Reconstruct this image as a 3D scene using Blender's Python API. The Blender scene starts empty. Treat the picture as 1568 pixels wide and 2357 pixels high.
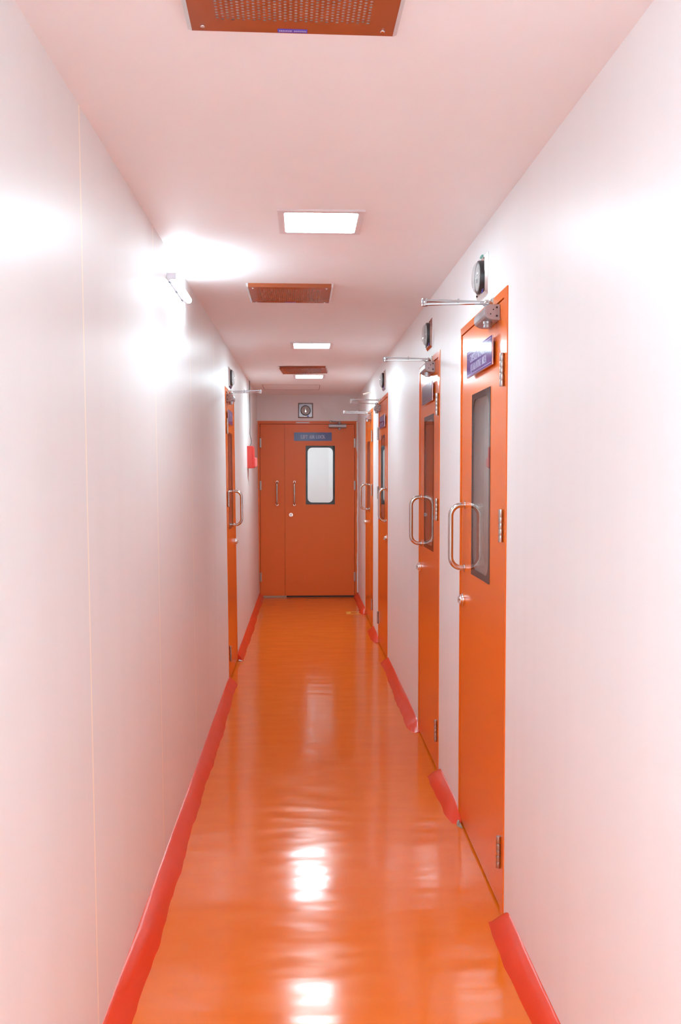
import bpy, bmesh, math, random
from mathutils import Vector, Matrix
PI = math.pi
S = bpy.context.scene
C = S.collection
random.seed(7)

# ------------------------------------------------------------------ camera, world, exposure
cam_d = bpy.data.cameras.new('camera')
cam = bpy.data.objects.new('camera', cam_d)
C.objects.link(cam)
cam.location = (0, 0, 1.45)
yaw, pitch = math.radians(2.400), math.radians(-2.332)
fwd = Vector((math.sin(yaw) * math.cos(pitch), math.cos(yaw) * math.cos(pitch), math.sin(pitch)))
cam.rotation_euler = fwd.to_track_quat('-Z', 'Y').to_euler()
cam_d.sensor_fit = 'VERTICAL'
cam_d.sensor_height = 36.0
cam_d.lens = 36.0 * 2050.0 / 2357.0
cam_d.clip_start = 0.02
S.camera = cam
world = bpy.data.worlds.new('world')
S.world = world
world.use_nodes = True
world.node_tree.nodes['Background'].inputs[0].default_value = (0.9, 0.93, 1.0, 1)
world.node_tree.nodes['Background'].inputs[1].default_value = 0.05
S.view_settings.view_transform = 'Standard'
S.view_settings.look = 'None'
S.view_settings.gamma = 1
S.view_settings.use_curve_mapping = False
S.view_settings.exposure = 1.1
S.render.film_transparent = False
try:
    S.cycles.use_denoising = True
    S.cycles.max_bounces = 14
    S.cycles.diffuse_bounces = 8
    S.cycles.glossy_bounces = 6
    S.cycles.sample_clamp_indirect = 6
except Exception:
    pass
LAMP = 24.0          # strength of the ceiling panel in view nearest the camera
LAMP_FAR = 30.0
LAMP_ADDED = 98.0     # panel added out of view overhead to brighten the near end
BATTEN = 36.0
BATTEN_ADDED = 118.0  # battens added out of view to whiten the near ceiling
LIGHT_COL = (0.69, 0.92, 1.0)


# ------------------------------------------------------------------ materials
def new_mat(name):
    m = bpy.data.materials.new(name)
    m.use_nodes = True
    nt = m.node_tree
    return m, nt, nt.nodes['Principled BSDF']


def pmat(name, col, rough=0.5, metal=0.0, coat=0.0, coat_rough=0.05, bump=None, ior=1.5, aniso_bump=None):
    m, nt, b = new_mat(name)
    b.inputs['Base Color'].default_value = (*col, 1)
    b.inputs['Roughness'].default_value = rough
    b.inputs['Metallic'].default_value = metal
    b.inputs['IOR'].default_value = ior
    b.inputs['Coat Weight'].default_value = coat
    b.inputs['Coat Roughness'].default_value = coat_rough
    if bump:
        tc = nt.nodes.new('ShaderNodeTexCoord')
        mp = nt.nodes.new('ShaderNodeMapping')
        mp.inputs['Scale'].default_value = bump[2] if len(bump) > 2 else (1, 1, 1)
        nz = nt.nodes.new('ShaderNodeTexNoise')
        nz.inputs['Scale'].default_value = bump[0]
        nz.inputs['Detail'].default_value = 2
        bp = nt.nodes.new('ShaderNodeBump')
        bp.inputs['Strength'].default_value = 1.0
        bp.inputs['Distance'].default_value = bump[1]
        nt.links.new(tc.outputs['Object'], mp.inputs[0])
        nt.links.new(mp.outputs[0], nz.inputs['Vector'])
        nt.links.new(nz.outputs['Fac'], bp.inputs['Height'])
        nt.links.new(bp.outputs[0], b.inputs['Normal'])
        if coat:
            nt.links.new(bp.outputs[0], b.inputs['Coat Normal'])
    return m


def emat(name, col, strength):
    m, nt, b = new_mat(name)
    b.inputs['Base Color'].default_value = (0.9, 0.9, 0.9, 1)
    b.inputs['Emission Color'].default_value = (*col, 1)
    b.inputs['Emission Strength'].default_value = strength
    return m


def wall_mat(name, col, rough, seams=None, streak=0.02):
    """Satin enamel with faint brushed vertical streaks; seams: y positions of the panel joints."""
    m, nt, b = new_mat(name)
    N, L = nt.nodes, nt.links
    tc = N.new('ShaderNodeTexCoord')
    mp = N.new('ShaderNodeMapping')
    mp.inputs['Scale'].default_value = (9, 9, 0.35)
    nz = N.new('ShaderNodeTexNoise')
    nz.inputs['Scale'].default_value = 1.0
    nz.inputs['Detail'].default_value = 3
    L.new(tc.outputs['Object'], mp.inputs[0])
    L.new(mp.outputs[0], nz.inputs['Vector'])
    ramp = N.new('ShaderNodeMapRange')
    ramp.inputs['From Min'].default_value = 0.3
    ramp.inputs['From Max'].default_value = 0.7
    ramp.inputs['To Min'].default_value = 1 - streak
    ramp.inputs['To Max'].default_value = 1.0
    L.new(nz.outputs['Fac'], ramp.inputs['Value'])
    mul = N.new('ShaderNodeVectorMath')
    mul.operation = 'SCALE'
    mul.inputs[0].default_value = col
    L.new(ramp.outputs[0], mul.inputs['Scale'])
    colour = mul.outputs[0]
    height = nz.outputs['Fac']
    if seams:
        sep = N.new('ShaderNodeSeparateXYZ')
        L.new(tc.outputs['Object'], sep.inputs[0])
        total = None
        for s in seams:
            sub = N.new('ShaderNodeMath')
            sub.operation = 'SUBTRACT'
            sub.inputs[1].default_value = s
            L.new(sep.outputs['Y'], sub.inputs[0])
            ab = N.new('ShaderNodeMath')
            ab.operation = 'ABSOLUTE'
            L.new(sub.outputs[0], ab.inputs[0])
            lt = N.new('ShaderNodeMath')
            lt.operation = 'LESS_THAN'
            lt.inputs[1].default_value = 0.0050
            L.new(ab.outputs[0], lt.inputs[0])
            if total is None:
                total = lt.outputs[0]
            else:
                ad = N.new('ShaderNodeMath')
                ad.operation = 'ADD'
                L.new(total, ad.inputs[0])
                L.new(lt.outputs[0], ad.inputs[1])
                total = ad.outputs[0]
        mix = N.new('ShaderNodeMix')
        mix.data_type = 'RGBA'
        L.new(total, mix.inputs['Factor'])
        L.new(colour, mix.inputs['A'])
        mix.inputs['B'].default_value = (1.0, 0.93, 0.80, 1)
        colour = mix.outputs['Result']
    L.new(colour, b.inputs['Base Color'])
    bp = N.new('ShaderNodeBump')
    bp.inputs['Strength'].default_value = 1.0
    bp.inputs['Distance'].default_value = 0.0012
    L.new(height, bp.inputs['Height'])
    L.new(bp.outputs[0], b.inputs['Normal'])
    b.inputs['Roughness'].default_value = rough
    b.inputs['IOR'].default_value = 1.5
    return m


def floor_mat():
    """Self-levelling orange epoxy: glossy, slightly wavy, with faint cloudy scuffs."""
    m, nt, b = new_mat('orange_epoxy')
    N, L = nt.nodes, nt.links
    tc = N.new('ShaderNodeTexCoord')
    mp = N.new('ShaderNodeMapping')
    mp.inputs['Scale'].default_value = (1.0, 2.6, 1)
    L.new(tc.outputs['Object'], mp.inputs[0])
    w = N.new('ShaderNodeTexNoise')
    w.inputs['Scale'].default_value = 2.4
    w.inputs['Detail'].default_value = 1.5
    L.new(mp.outputs[0], w.inputs['Vector'])
    w2 = N.new('ShaderNodeTexNoise')
    w2.inputs['Scale'].default_value = 90
    w2.inputs['Detail'].default_value = 1
    L.new(tc.outputs['Object'], w2.inputs['Vector'])
    b1 = N.new('ShaderNodeBump')
    b1.inputs['Strength'].default_value = 1
    b1.inputs['Distance'].default_value = 0.0028
    L.new(w.outputs['Fac'], b1.inputs['Height'])
    b2 = N.new('ShaderNodeBump')
    b2.inputs['Strength'].default_value = 1
    b2.inputs['Distance'].default_value = 0.00004
    L.new(w2.outputs['Fac'], b2.inputs['Height'])
    L.new(b1.outputs[0], b2.inputs['Normal'])
    L.new(b2.outputs[0], b.inputs['Normal'])
    c = N.new('ShaderNodeTexNoise')
    c.inputs['Scale'].default_value = 5
    c.inputs['Detail'].default_value = 5
    L.new(mp.outputs[0], c.inputs['Vector'])
    cr = N.new('ShaderNodeValToRGB')
    cr.color_ramp.elements[0].position = 0.35
    cr.color_ramp.elements[0].color = (0.70, 0.130, 0.004, 1)
    cr.color_ramp.elements[1].position = 0.75
    cr.color_ramp.elements[1].color = (0.73, 0.147, 0.006, 1)
    L.new(c.outputs['Fac'], cr.inputs[0])
    L.new(cr.outputs[0], b.inputs['Base Color'])
    rr = N.new('ShaderNodeMapRange')
    rr.inputs['From Min'].default_value = 0.4
    rr.inputs['From Max'].default_value = 0.75
    rr.inputs['To Min'].default_value = 0.12
    rr.inputs['To Max'].default_value = 0.2
    L.new(c.outputs['Fac'], rr.inputs['Value'])
    L.new(rr.outputs[0], b.inputs['Roughness'])
    b.inputs['IOR'].default_value = 1.43
    return m


def glass_mat():
    """Clear window glass: Fresnel mirror over clear transmission."""
    m = bpy.data.materials.new('clear_glass')
    m.use_nodes = True
    nt = m.node_tree
    N, L = nt.nodes, nt.links
    N.remove(N['Principled BSDF'])
    fr = N.new('ShaderNodeFresnel')
    # same index on both faces of the thin pane, so that no face turns into a full mirror
    ge = N.new('ShaderNodeNewGeometry')
    ix = N.new('ShaderNodeMapRange')
    ix.inputs['To Min'].default_value = 1.5
    ix.inputs['To Max'].default_value = 1 / 1.5
    L.new(ge.outputs['Backfacing'], ix.inputs['Value'])
    L.new(ix.outputs[0], fr.inputs['IOR'])
    tr = N.new('ShaderNodeBsdfTransparent')
    tr.inputs[0].default_value = (0.93, 0.95, 0.95, 1)
    gl = N.new('ShaderNodeBsdfGlossy')
    gl.inputs['Roughness'].default_value = 0.015
    gl.inputs['Color'].default_value = (1, 1, 1, 1)
    mx = N.new('ShaderNodeMixShader')
    L.new(fr.outputs[0], mx.inputs[0])
    L.new(tr.outputs[0], mx.inputs[1])
    L.new(gl.outputs[0], mx.inputs[2])
    L.new(mx.outputs[0], N['Material Output'].inputs[0])
    return m


SEAMS = [-2.1, -1.02, 0.06, 1.13, 2.195, 3.25, 4.275, 5.43, 7.58, 8.48]
M = {
    'wall_left': wall_mat('cream_panel_enamel', (0.82, 0.82, 0.82), 0.37, SEAMS),
    'wall': wall_mat('white_wall_enamel', (0.86, 0.85, 0.86), 0.42),
    'end_wall': wall_mat('white_end_wall_enamel', (0.80, 0.79, 0.80), 0.45),
    'ceiling': wall_mat('ceiling_paint', (0.92, 0.92, 0.93), 0.6, None, 0.012),
    'floor': floor_mat(),
    'door': pmat('orange_door_enamel', (0.78, 0.145, 0.008), 0.2, bump=(18, 0.00010, (1, 1, 0.25)), ior=1.42),
    'door_dull': pmat('orange_end_door_enamel', (0.72, 0.132, 0.012), 0.4),
    'joint': pmat('dark_gap', (0.10, 0.018, 0.006), 0.7),
    'seal': pmat('brown_door_seal', (0.06, 0.035, 0.03), 0.6),
    'glass': glass_mat(),
    'liner': pmat('grey_window_liner', (0.34, 0.34, 0.35), 0.5),
    'black': pmat('black_glass_border', (0.012, 0.012, 0.014), 0.04),
    'steel': pmat('brushed_steel', (0.60, 0.57, 0.54), 0.11, 1.0),
    'steel_dark': pmat('satin_steel', (0.5, 0.47, 0.45), 0.32, 1.0),
    'plate_grey': pmat('dull_grey_plate', (0.30, 0.27, 0.28), 0.3, 0.7),
    'chrome': pmat('chrome', (0.82, 0.81, 0.80), 0.08, 1.0),
    'silver': pmat('silver_closer_paint', (0.40, 0.39, 0.41), 0.3, 0.5),
    'silver_light': pmat('silver_arm_paint', (0.48, 0.47, 0.48), 0.22, 0.8),
    'cap_grey': pmat('grey_end_cap', (0.42, 0.38, 0.40), 0.45),
    'blackmetal': pmat('black_screw', (0.015, 0.014, 0.014), 0.4),
    'purple': pmat('purple_sign_face', (0.085, 0.038, 0.20), 0.1, ior=1.2),
    'mauve': pmat('dull_mauve_sign_face', (0.085, 0.04, 0.10), 0.2, ior=1.35),
    'blue': pmat('blue_sign_face', (0.045, 0.05, 0.22), 0.15),
    'ink': pmat('pale_lettering', (0.62, 0.58, 0.80), 0.3),
    'ink_dim': pmat('dim_lettering', (0.24, 0.15, 0.24), 0.3),
    'acrylic': pmat('pale_acrylic_edge', (0.85, 0.72, 0.76), 0.15),
    'pad': pmat('brown_foam_pad', (0.12, 0.02, 0.015), 0.8),
    'red': pmat('red_cove_epoxy', (0.70, 0.042, 0.009), 0.24, bump=(9, 0.0012)),
    'redbox': pmat('red_alarm_enamel', (0.66, 0.045, 0.035), 0.35),
    'redlight': pmat('pale_red_plastic', (0.80, 0.20, 0.19), 0.3),
    'cable': pmat('dark_cable_sheath', (0.035, 0.02, 0.018), 0.5),
    'grille': pmat('orange_brown_grille_enamel', (0.34, 0.075, 0.022), 0.25, bump=(14, 0.0006)),
    'filter': pmat('silver_filter_mesh', (0.92, 0.91, 0.90), 0.4, 0.3, bump=(70, 0.004)),
    'alu': pmat('aluminium_edge', (0.72, 0.70, 0.69), 0.3, 0.8, bump=(120, 0.0006)),
    'lamp_frame': pmat('white_lamp_trim', (0.80, 0.76, 0.78), 0.35),
    'lamp1': emat('lit_panel', LIGHT_COL, LAMP),
    'lamp_far': emat('lit_panel_far', LIGHT_COL, LAMP_FAR),
    'lamp_added': emat('added_panel', LIGHT_COL, LAMP_ADDED),
    'batten': emat('lit_batten', (0.69, 0.90, 1.0), BATTEN),
    'batten_added': emat('added_batten', (0.69, 0.90, 1.0), BATTEN_ADDED),
    'lamp_last': emat('lit_panel_last', LIGHT_COL, 52.0),
    'white_metal': pmat('white_metal', (0.76, 0.74, 0.80), 0.4),
    'gauge_face': pmat('gauge_dial', (0.62, 0.60, 0.58), 0.5),
    'bezel': pmat('black_bezel', (0.035, 0.033, 0.035), 0.35),
    'lens': None,
    'yellow': pmat('yellow_tape', (0.72, 0.30, 0.03), 0.4),
    'chip': pmat('broken_mortar', (0.36, 0.28, 0.22), 0.9, bump=(200, 0.002)),
    'caulk': pmat('white_caulk', (0.75, 0.72, 0.70), 0.6),
    'tile': pmat('grey_threshold', (0.42, 0.30, 0.22), 0.4),
    'green': pmat('green_tab', (0.16, 0.42, 0.36), 0.4),
    'sticker': pmat('blue_sticker', (0.09, 0.06, 0.45), 0.35),
    'white': pmat('white_label', (0.80, 0.78, 0.78), 0.4),
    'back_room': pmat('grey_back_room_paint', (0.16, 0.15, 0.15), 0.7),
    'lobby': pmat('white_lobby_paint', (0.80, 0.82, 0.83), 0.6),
    'cream': pmat('cream_plastic', (0.75, 0.66, 0.55), 0.4),
}


def lens_mat():
    m = M['glass'].copy()
    m.name = 'domed_lens'
    nt = m.node_tree
    out = nt.nodes['Material Output']
    src = out.inputs[0].links[0].from_socket
    df = nt.nodes.new('ShaderNodeBsdfDiffuse')
    df.inputs[0].default_value = (0.62, 0.58, 0.60, 1)
    mx = nt.nodes.new('ShaderNodeMixShader')
    mx.inputs[0].default_value = 0.3
    nt.links.new(src, mx.inputs[1])
    nt.links.new(df.outputs[0], mx.inputs[2])
    nt.links.new(mx.outputs[0], out.inputs[0])
    return m


M['lens'] = lens_mat()


# ------------------------------------------------------------------ mesh helpers
class MB:
    """Collects shapes in a bmesh and links them as one mesh object."""

    def __init__(self):
        self.bm = bmesh.new()

    def _mark(self):
        return len(self.bm.verts), len(self.bm.faces)

    def box(self, x0, x1, y0, y1, z0, z1, bevel=0.0, seg=2, mi=0):
        t = bmesh.new()
        bmesh.ops.create_cube(t, size=1)
        for v in t.verts:
            v.co = Vector(((x0 + x1) / 2 + v.co.x * (x1 - x0), (y0 + y1) / 2 + v.co.y * (y1 - y0),
                           (z0 + z1) / 2 + v.co.z * (z1 - z0)))
        if bevel > 0:
            bmesh.ops.bevel(t, geom=t.edges[:], offset=bevel, segments=seg, profile=0.5, affect='EDGES')
        return self.merge(t, mi)

    def merge(self, t, mi=0, mat=None):
        if mat is not None:
            bmesh.ops.transform(t, matrix=mat, verts=t.verts[:])
        vm = {}
        for v in t.verts:
            vm[v] = self.bm.verts.new(v.co)
        for f in t.faces:
            try:
                nf = self.bm.faces.new([vm[v] for v in f.verts])
                nf.material_index = mi
                nf.smooth = f.smooth
            except ValueError:
                pass
        t.free()
        return self

    def cyl(self, p0, p1, r, seg=24, r2=None, mi=0, smooth=True, bevel=0.0):
        p0, p1 = Vector(p0), Vector(p1)
        t = bmesh.new()
        d = p1 - p0
        bmesh.ops.create_cone(t, cap_ends=True, cap_tris=False, segments=seg, radius1=r, radius2=r if r2 is None else r2,
                              depth=d.length)
        if bevel > 0:
            es = [e for e in t.edges if abs(e.verts[0].co.z - e.verts[1].co.z) < 1e-6]
            bmesh.ops.bevel(t, geom=es, offset=bevel, segments=2, profile=0.5, affect='EDGES')
        if smooth:
            for f in t.faces:
                f.smooth = len(f.verts) <= 4
        rot = d.to_track_quat('Z', 'Y').to_matrix().to_4x4()
        return self.merge(t, mi, Matrix.Translation((p0 + p1) / 2) @ rot)

    def tube(self, pts, r, seg=12, mi=0, caps=True):
        pts = [Vector(p) for p in pts]
        rings = []
        prev = None
        for i, p in enumerate(pts):
            if i == 0:
                d = pts[1] - pts[0]
            elif i == len(pts) - 1:
                d = pts[-1] - pts[-2]
            else:
                d = (pts[i + 1] - pts[i]).normalized() + (pts[i] - pts[i - 1]).normalized()
            d.normalize()
            if prev is None:
                a = d.orthogonal().normalized()
            else:
                a = (prev - d * prev.dot(d)).normalized()
            prev = a
            bb = d.cross(a)
            rr = r[i] if isinstance(r, (list, tuple)) else r
            rings.append([self.bm.verts.new(p + (a * math.cos(2 * PI * k / seg) + bb * math.sin(2 * PI * k / seg)) * rr)
                          for k in range(seg)])
        for i in range(len(rings) - 1):
            for k in range(seg):
                f = self.bm.faces.new((rings[i][k], rings[i][(k + 1) % seg], rings[i + 1][(k + 1) % seg], rings[i + 1][k]))
                f.smooth = True
                f.material_index = mi
        if caps:
            self.bm.faces.new(rings[0][::-1]).material_index = mi
            self.bm.faces.new(rings[-1]).material_index = mi
        return self

    def prism(self, poly, axis, a0, a1, mi=0, smooth=False):
        """poly: 2D points in the two other axes (in x,y,z order); extruded along axis from a0 to a1."""
        def P(u, v, a):
            c = [u, v]
            c.insert(axis, a)
            return c
        v0 = [self.bm.verts.new(P(u, v, a0)) for u, v in poly]
        v1 = [self.bm.verts.new(P(u, v, a1)) for u, v in poly]
        n = len(poly)
        for f in (self.bm.faces.new(v0[::-1]), self.bm.faces.new(v1)):
            f.material_index = mi
        for k in range(n):
            f = self.bm.faces.new((v0[k], v0[(k + 1) % n], v1[(k + 1) % n], v1[k]))
            f.material_index = mi
            f.smooth = smooth
        return self

    def lathe(self, prof, centre, axis_dir, seg=40, mi=0):
        """prof: (radius, height) list, revolved about axis_dir through centre."""
        ax = Vector(axis_dir).normalized()
        a = ax.orthogonal().normalized()
        b = ax.cross(a)
        c = Vector(centre)
        rings = []
        for r, h in prof:
            if r < 1e-6:
                rings.append([self.bm.verts.new(c + ax * h)])
            else:
                rings.append([self.bm.verts.new(c + ax * h + (a * math.cos(2 * PI * k / seg) + b * math.sin(2 * PI * k / seg)) * r)
                              for k in range(seg)])
        for i in range(len(rings) - 1):
            A, B = rings[i], rings[i + 1]
            for k in range(seg):
                k2 = (k + 1) % seg
                if len(A) == 1 and len(B) == 1:
                    continue
                if len(A) == 1:
                    f = self.bm.faces.new((A[0], B[k2], B[k]))
                elif len(B) == 1:
                    f = self.bm.faces.new((A[k], A[k2], B[0]))
                else:
                    f = self.bm.faces.new((A[k], A[k2], B[k2], B[k]))
                f.smooth = True
                f.material_index = mi
        return self

    def quad(self, pts, mi=0):
        f = self.bm.faces.new([self.bm.verts.new(p) for p in pts])
        f.material_index = mi
        return self

    def build(self, name, mats, parent=None, loc=None, recalc=True, auto=True):
        if recalc:
            bmesh.ops.recalc_face_normals(self.bm, faces=self.bm.faces[:])
        for e in self.bm.edges:
            if len(e.link_faces) == 2 and e.calc_face_angle(0) > 0.75:
                e.smooth = False
        me = bpy.data.meshes.new(name)
        self.bm.to_mesh(me)
        self.bm.free()
        if not isinstance(mats, (list, tuple)):
            mats = [mats]
        for m in mats:
            me.materials.append(M[m] if isinstance(m, str) else m)
        o = bpy.data.objects.new(name, me)
        C.objects.link(o)
        if parent:
            o.parent = parent
        if loc:
            o.location = loc
        return o


def tag(o, label=None, cat=None, group=None, kind=None):
    if label:
        o['label'] = label
    if cat:
        o['category'] = cat
    if group:
        o['group'] = group
    if kind:
        o['kind'] = kind
    return o


def empty(name, loc, rot=(0, 0, 0)):
    o = bpy.data.objects.new(name, None)
    o.empty_display_size = 0.1
    C.objects.link(o)
    o.location = loc
    o.rotation_euler = rot
    return o


# ------------------------------------------------------------------ the shell
XR = 0.653


def xl(y, z):
    return -0.510 - 0.001 * y - 0.010 * z


def zc(y):
    return 2.32 + 0.0078 * y


YB, YE = -2.0, 10.58
LEAN = 0.010
# rotations that turn «x right, y into the wall, z up» towards each wall
ROT_R = (0, 0, -PI / 2)
ROT_L = (-LEAN, 0, PI / 2)

mb = MB()
mb.box(-0.75, 2.6, YB, 13.2, -0.08, 0.0)
tag(mb.build('floor', 'floor'), 'glossy orange epoxy floor of the corridor', 'floor', kind='structure')

# ceiling: a gently rising slab
mb = MB()
ys = [YB, YE + 0.1]
vv = []
for y in ys:
    for x in (-0.75, 0.80):
        vv.append(mb.bm.verts.new((x, y, zc(y))))
for y in ys:
    for x in (-0.75, 0.80):
        vv.append(mb.bm.verts.new((x, y, zc(y) + 0.1)))
for q in ((0, 1, 3, 2), (4, 6, 7, 5), (0, 4, 5, 1), (2, 3, 7, 6), (0, 2, 6, 4), (1, 5, 7, 3)):
    mb.bm.faces.new([vv[i] for i in q])
tag(mb.build('ceiling', 'ceiling'), 'white ceiling tinted pink by the orange floor', 'ceiling', kind='structure')


def wall_pieces(mb, spans, xf, xb_off, sign):
    """A thick wall along y with door openings (y0, y1, ztop)."""
    def slab(y0, y1, z0a, z1f):
        P = []
        for y in (y0, y1):
            for zf in (z0a, z1f):
                z = zf(y)
                P.append((xf(y, z), y, z))
                P.append((xf(y, z) + sign * xb_off, y, z))
        v = [mb.bm.verts.new(p) for p in P]
        for q in ((0, 4, 6, 2), (1, 3, 7, 5), (0, 1, 5, 4), (2, 6, 7, 3), (0, 2, 3, 1), (4, 5, 7, 6)):
            mb.bm.faces.new([v[i] for i in q])
    y = YB
    for a, b, zt in spans:
        slab(y, a, lambda q: 0.0, lambda q: zc(q) + 0.02)
        slab(a, b, lambda q, zt=zt: zt, lambda q: zc(q) + 0.02)
        y = b
    slab(y, YE, lambda q: 0.0, lambda q: zc(q) + 0.02)


# side doors: near edge, far edge, height of the frame top, dz of fittings, hinge at near edge?
DOORS_R = [(2.832, 3.690, 2.055, 0.0, True), (4.238, 4.985, 2.050, 0.0, True),
           (6.855, 7.690, 2.090, 0.018, False), (8.290, 9.280, 2.085, 0.028, True)]
DOOR_L = (6.165, 6.945, 2.065, 0.0)

mb = MB()
wall_pieces(mb, [(a, b, t) for a, b, t, d, h in DOORS_R], lambda y, z: XR, 0.09, 1)
tag(mb.build('wall_right', 'wall'), 'white right corridor wall with four orange doors', 'wall', kind='structure')
mb = MB()
wall_pieces(mb, [(DOOR_L[0], DOOR_L[1], DOOR_L[2])], xl, 0.09, -1)
tag(mb.build('wall_left', 'wall_left'), 'satin white panelled left corridor wall with vertical seams', 'wall', kind='structure')

# end wall with the opening of the double door
EX0, EX1, EZ = -0.537, 0.647, 2.097
mb = MB()
mb.box(-0.70, 0.80, YE, YE + 0.10, EZ, zc(YE) + 0.02)
mb.box(-0.70, EX0, YE, YE + 0.10, 0, EZ)
mb.box(EX1, 0.80, YE, YE + 0.10, 0, EZ)
tag(mb.build('wall_back', 'end_wall'), 'white wall above the double door at the corridor end', 'wall', kind='structure')
mb = MB()
mb.box(-0.75, 0.80, YB - 0.1, YB, 0, 2.4)
tag(mb.build('wall_front', 'wall'), 'plain white wall closing the corridor behind the viewer', 'wall', kind='structure')


def shell_box(name, x0, x1, y0, y1, z0, z1, mat, skip, label):
    """The inside of a room seen through the door glass: five thin slabs."""
    mb = MB()
    t = 0.03
    if skip != 'x0':
        mb.box(x0 - t, x0, y0, y1, z0, z1)
    if skip != 'x1':
        mb.box(x1, x1 + t, y0, y1, z0, z1)
    if skip != 'y0':
        mb.box(x0, x1, y0 - t, y0, z0, z1)
    if skip != 'y1':
        mb.box(x0, x1, y1, y1 + t, z0, z1)
    mb.box(x0, x1, y0, y1, z1, z1 + t)
    return tag(mb.build(name, mat), label, 'wall', kind='structure')


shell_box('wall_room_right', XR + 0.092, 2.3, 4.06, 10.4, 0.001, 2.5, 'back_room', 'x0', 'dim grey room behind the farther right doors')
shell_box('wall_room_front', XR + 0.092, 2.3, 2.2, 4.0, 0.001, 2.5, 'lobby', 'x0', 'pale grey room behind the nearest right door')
mb = MB()
mb.box(1.4, 1.7, 2.6, 2.9, 2.475, 2.499)  # added lamp, itself unseen, to brighten the nearest door's glass
tag(mb.build('ceiling_light', emat('added_room_panel', (0.9, 0.95, 1.0), 1.6)), 'dim unseen panel added on the ceiling of the room behind the nearest right door', 'ceiling light', 'square ceiling light panels')
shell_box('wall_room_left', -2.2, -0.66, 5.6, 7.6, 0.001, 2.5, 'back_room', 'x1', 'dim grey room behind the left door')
shell_box('wall_lobby', -0.9, 1.1, YE + 0.102, 12.6, 0.001, 2.45, 'lobby', 'y0', 'bright white lobby behind the double door')
mb = MB()
mb.box(-2.2, -0.75, 5.6, 7.6, -0.08, 0.0)
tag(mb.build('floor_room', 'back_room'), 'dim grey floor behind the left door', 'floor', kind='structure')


# ------------------------------------------------------------------ cove skirting
def cove(y0, y1, side, far_end, near_end, seed, name, label, hmax=0.056, w0=0.056):
    rnd = random.Random(seed)
    n = max(8, int((y1 - y0) / 0.035))
    mb = MB()
    K = 9
    ph = [rnd.uniform(0, 6.28) for _ in range(6)]
    rows = []
    for i in range(n + 1):
        t = i / n
        y = y0 + (y1 - y0) * t
        dn, df = y - y0, y1 - y
        k = 1.0
        if near_end:
            k *= 1 - (1 - min(1, dn / 0.16)) ** 2.4
        if far_end:
            k *= 1 - (1 - min(1, df / 0.10)) ** 2.6
        h = max(0.006, hmax * k) + 0.0012 * math.sin(7 * y + ph[0])
        w = w0 + 0.004 * math.sin(3.1 * y + ph[1]) + 0.003 * math.sin(11 * y + ph[2]) + 0.0015 * math.sin(37 * y + ph[3]) \
            + rnd.uniform(-0.0012, 0.0012)
        if near_end:
            w *= 0.72 + 0.28 * min(1, dn / 0.10)
        row = []
        for j in range(K):
            a = j / (K - 1)
            # gently hollow near the wall, swelling before it meets the floor
            u = a ** 0.92
            zz = h * (1 - a) ** 1.15 + 0.011 * k * math.sin(PI * a ** 1.2) ** 0.9 + 0.003 * math.sin(PI * min(1, a * 1.02)) * math.sin(5 * y + ph[4])
            if j == K - 1:
                zz = -0.001
            off = w * u
            if side > 0:
                x = XR - off
            else:
                x = xl(y, 0.03) + off
            yy = y
            if far_end and i == n:
                yy = y - 0.02 * a
            row.append(mb.bm.verts.new((x, yy, zz)))
        if side > 0:
            row.insert(0, mb.bm.verts.new((XR + 0.004, y, rows and 0.0 or 0.0)))
            row[0].co.z = row[1].co.z
        else:
            row.insert(0, mb.bm.verts.new((xl(y, 0.03) - 0.004, y, row[0].co.z)))
        rows.append(row)
    for i in range(n):
        for j in range(K):
            f = mb.bm.faces.new((rows[i][j], rows[i][j + 1], rows[i + 1][j + 1], rows[i + 1][j]))
            f.smooth = True
    for row in (rows[0], rows[-1]):
        base = mb.bm.verts.new((row[0].co.x, row[0].co.y, -0.001))
        try:
            mb.bm.faces.new(row + [base])
        except ValueError:
            pass
    return tag(mb.build(name, 'red'), label, 'skirting', kind='structure')


cove(YB, DOORS_R[0][0] + 0.005, 1, True, False, 1, 'baseboard_right', 'red rounded skirting on the right, in front of the nearest door')
cove(3.632, 4.245, 1, True, True, 2, 'baseboard_right.001', 'short red skirting between the two nearest right doors, cracked near its end')
cove(4.955, 6.86, 1, True, True, 3, 'baseboard_right.002', 'longest red skirting piece between second and third right doors')
cove(7.66, 8.29, 1, True, True, 4, 'baseboard_right.003', 'small red skirting piece between the two farthest right doors')
cove(9.24, YE, 1, False, True, 5, 'baseboard_right.004', 'red skirting running into the far right corner')
cove(YB, DOOR_L[0] - 0.005, -1, False, False, 6, 'baseboard_left', 'long ragged red skirting along the left wall', w0=0.060)
cove(DOOR_L[1] + 0.005, YE, -1, False, False, 7, 'baseboard_left.001', 'red skirting from the left door to the far left corner', w0=0.050)

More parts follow.
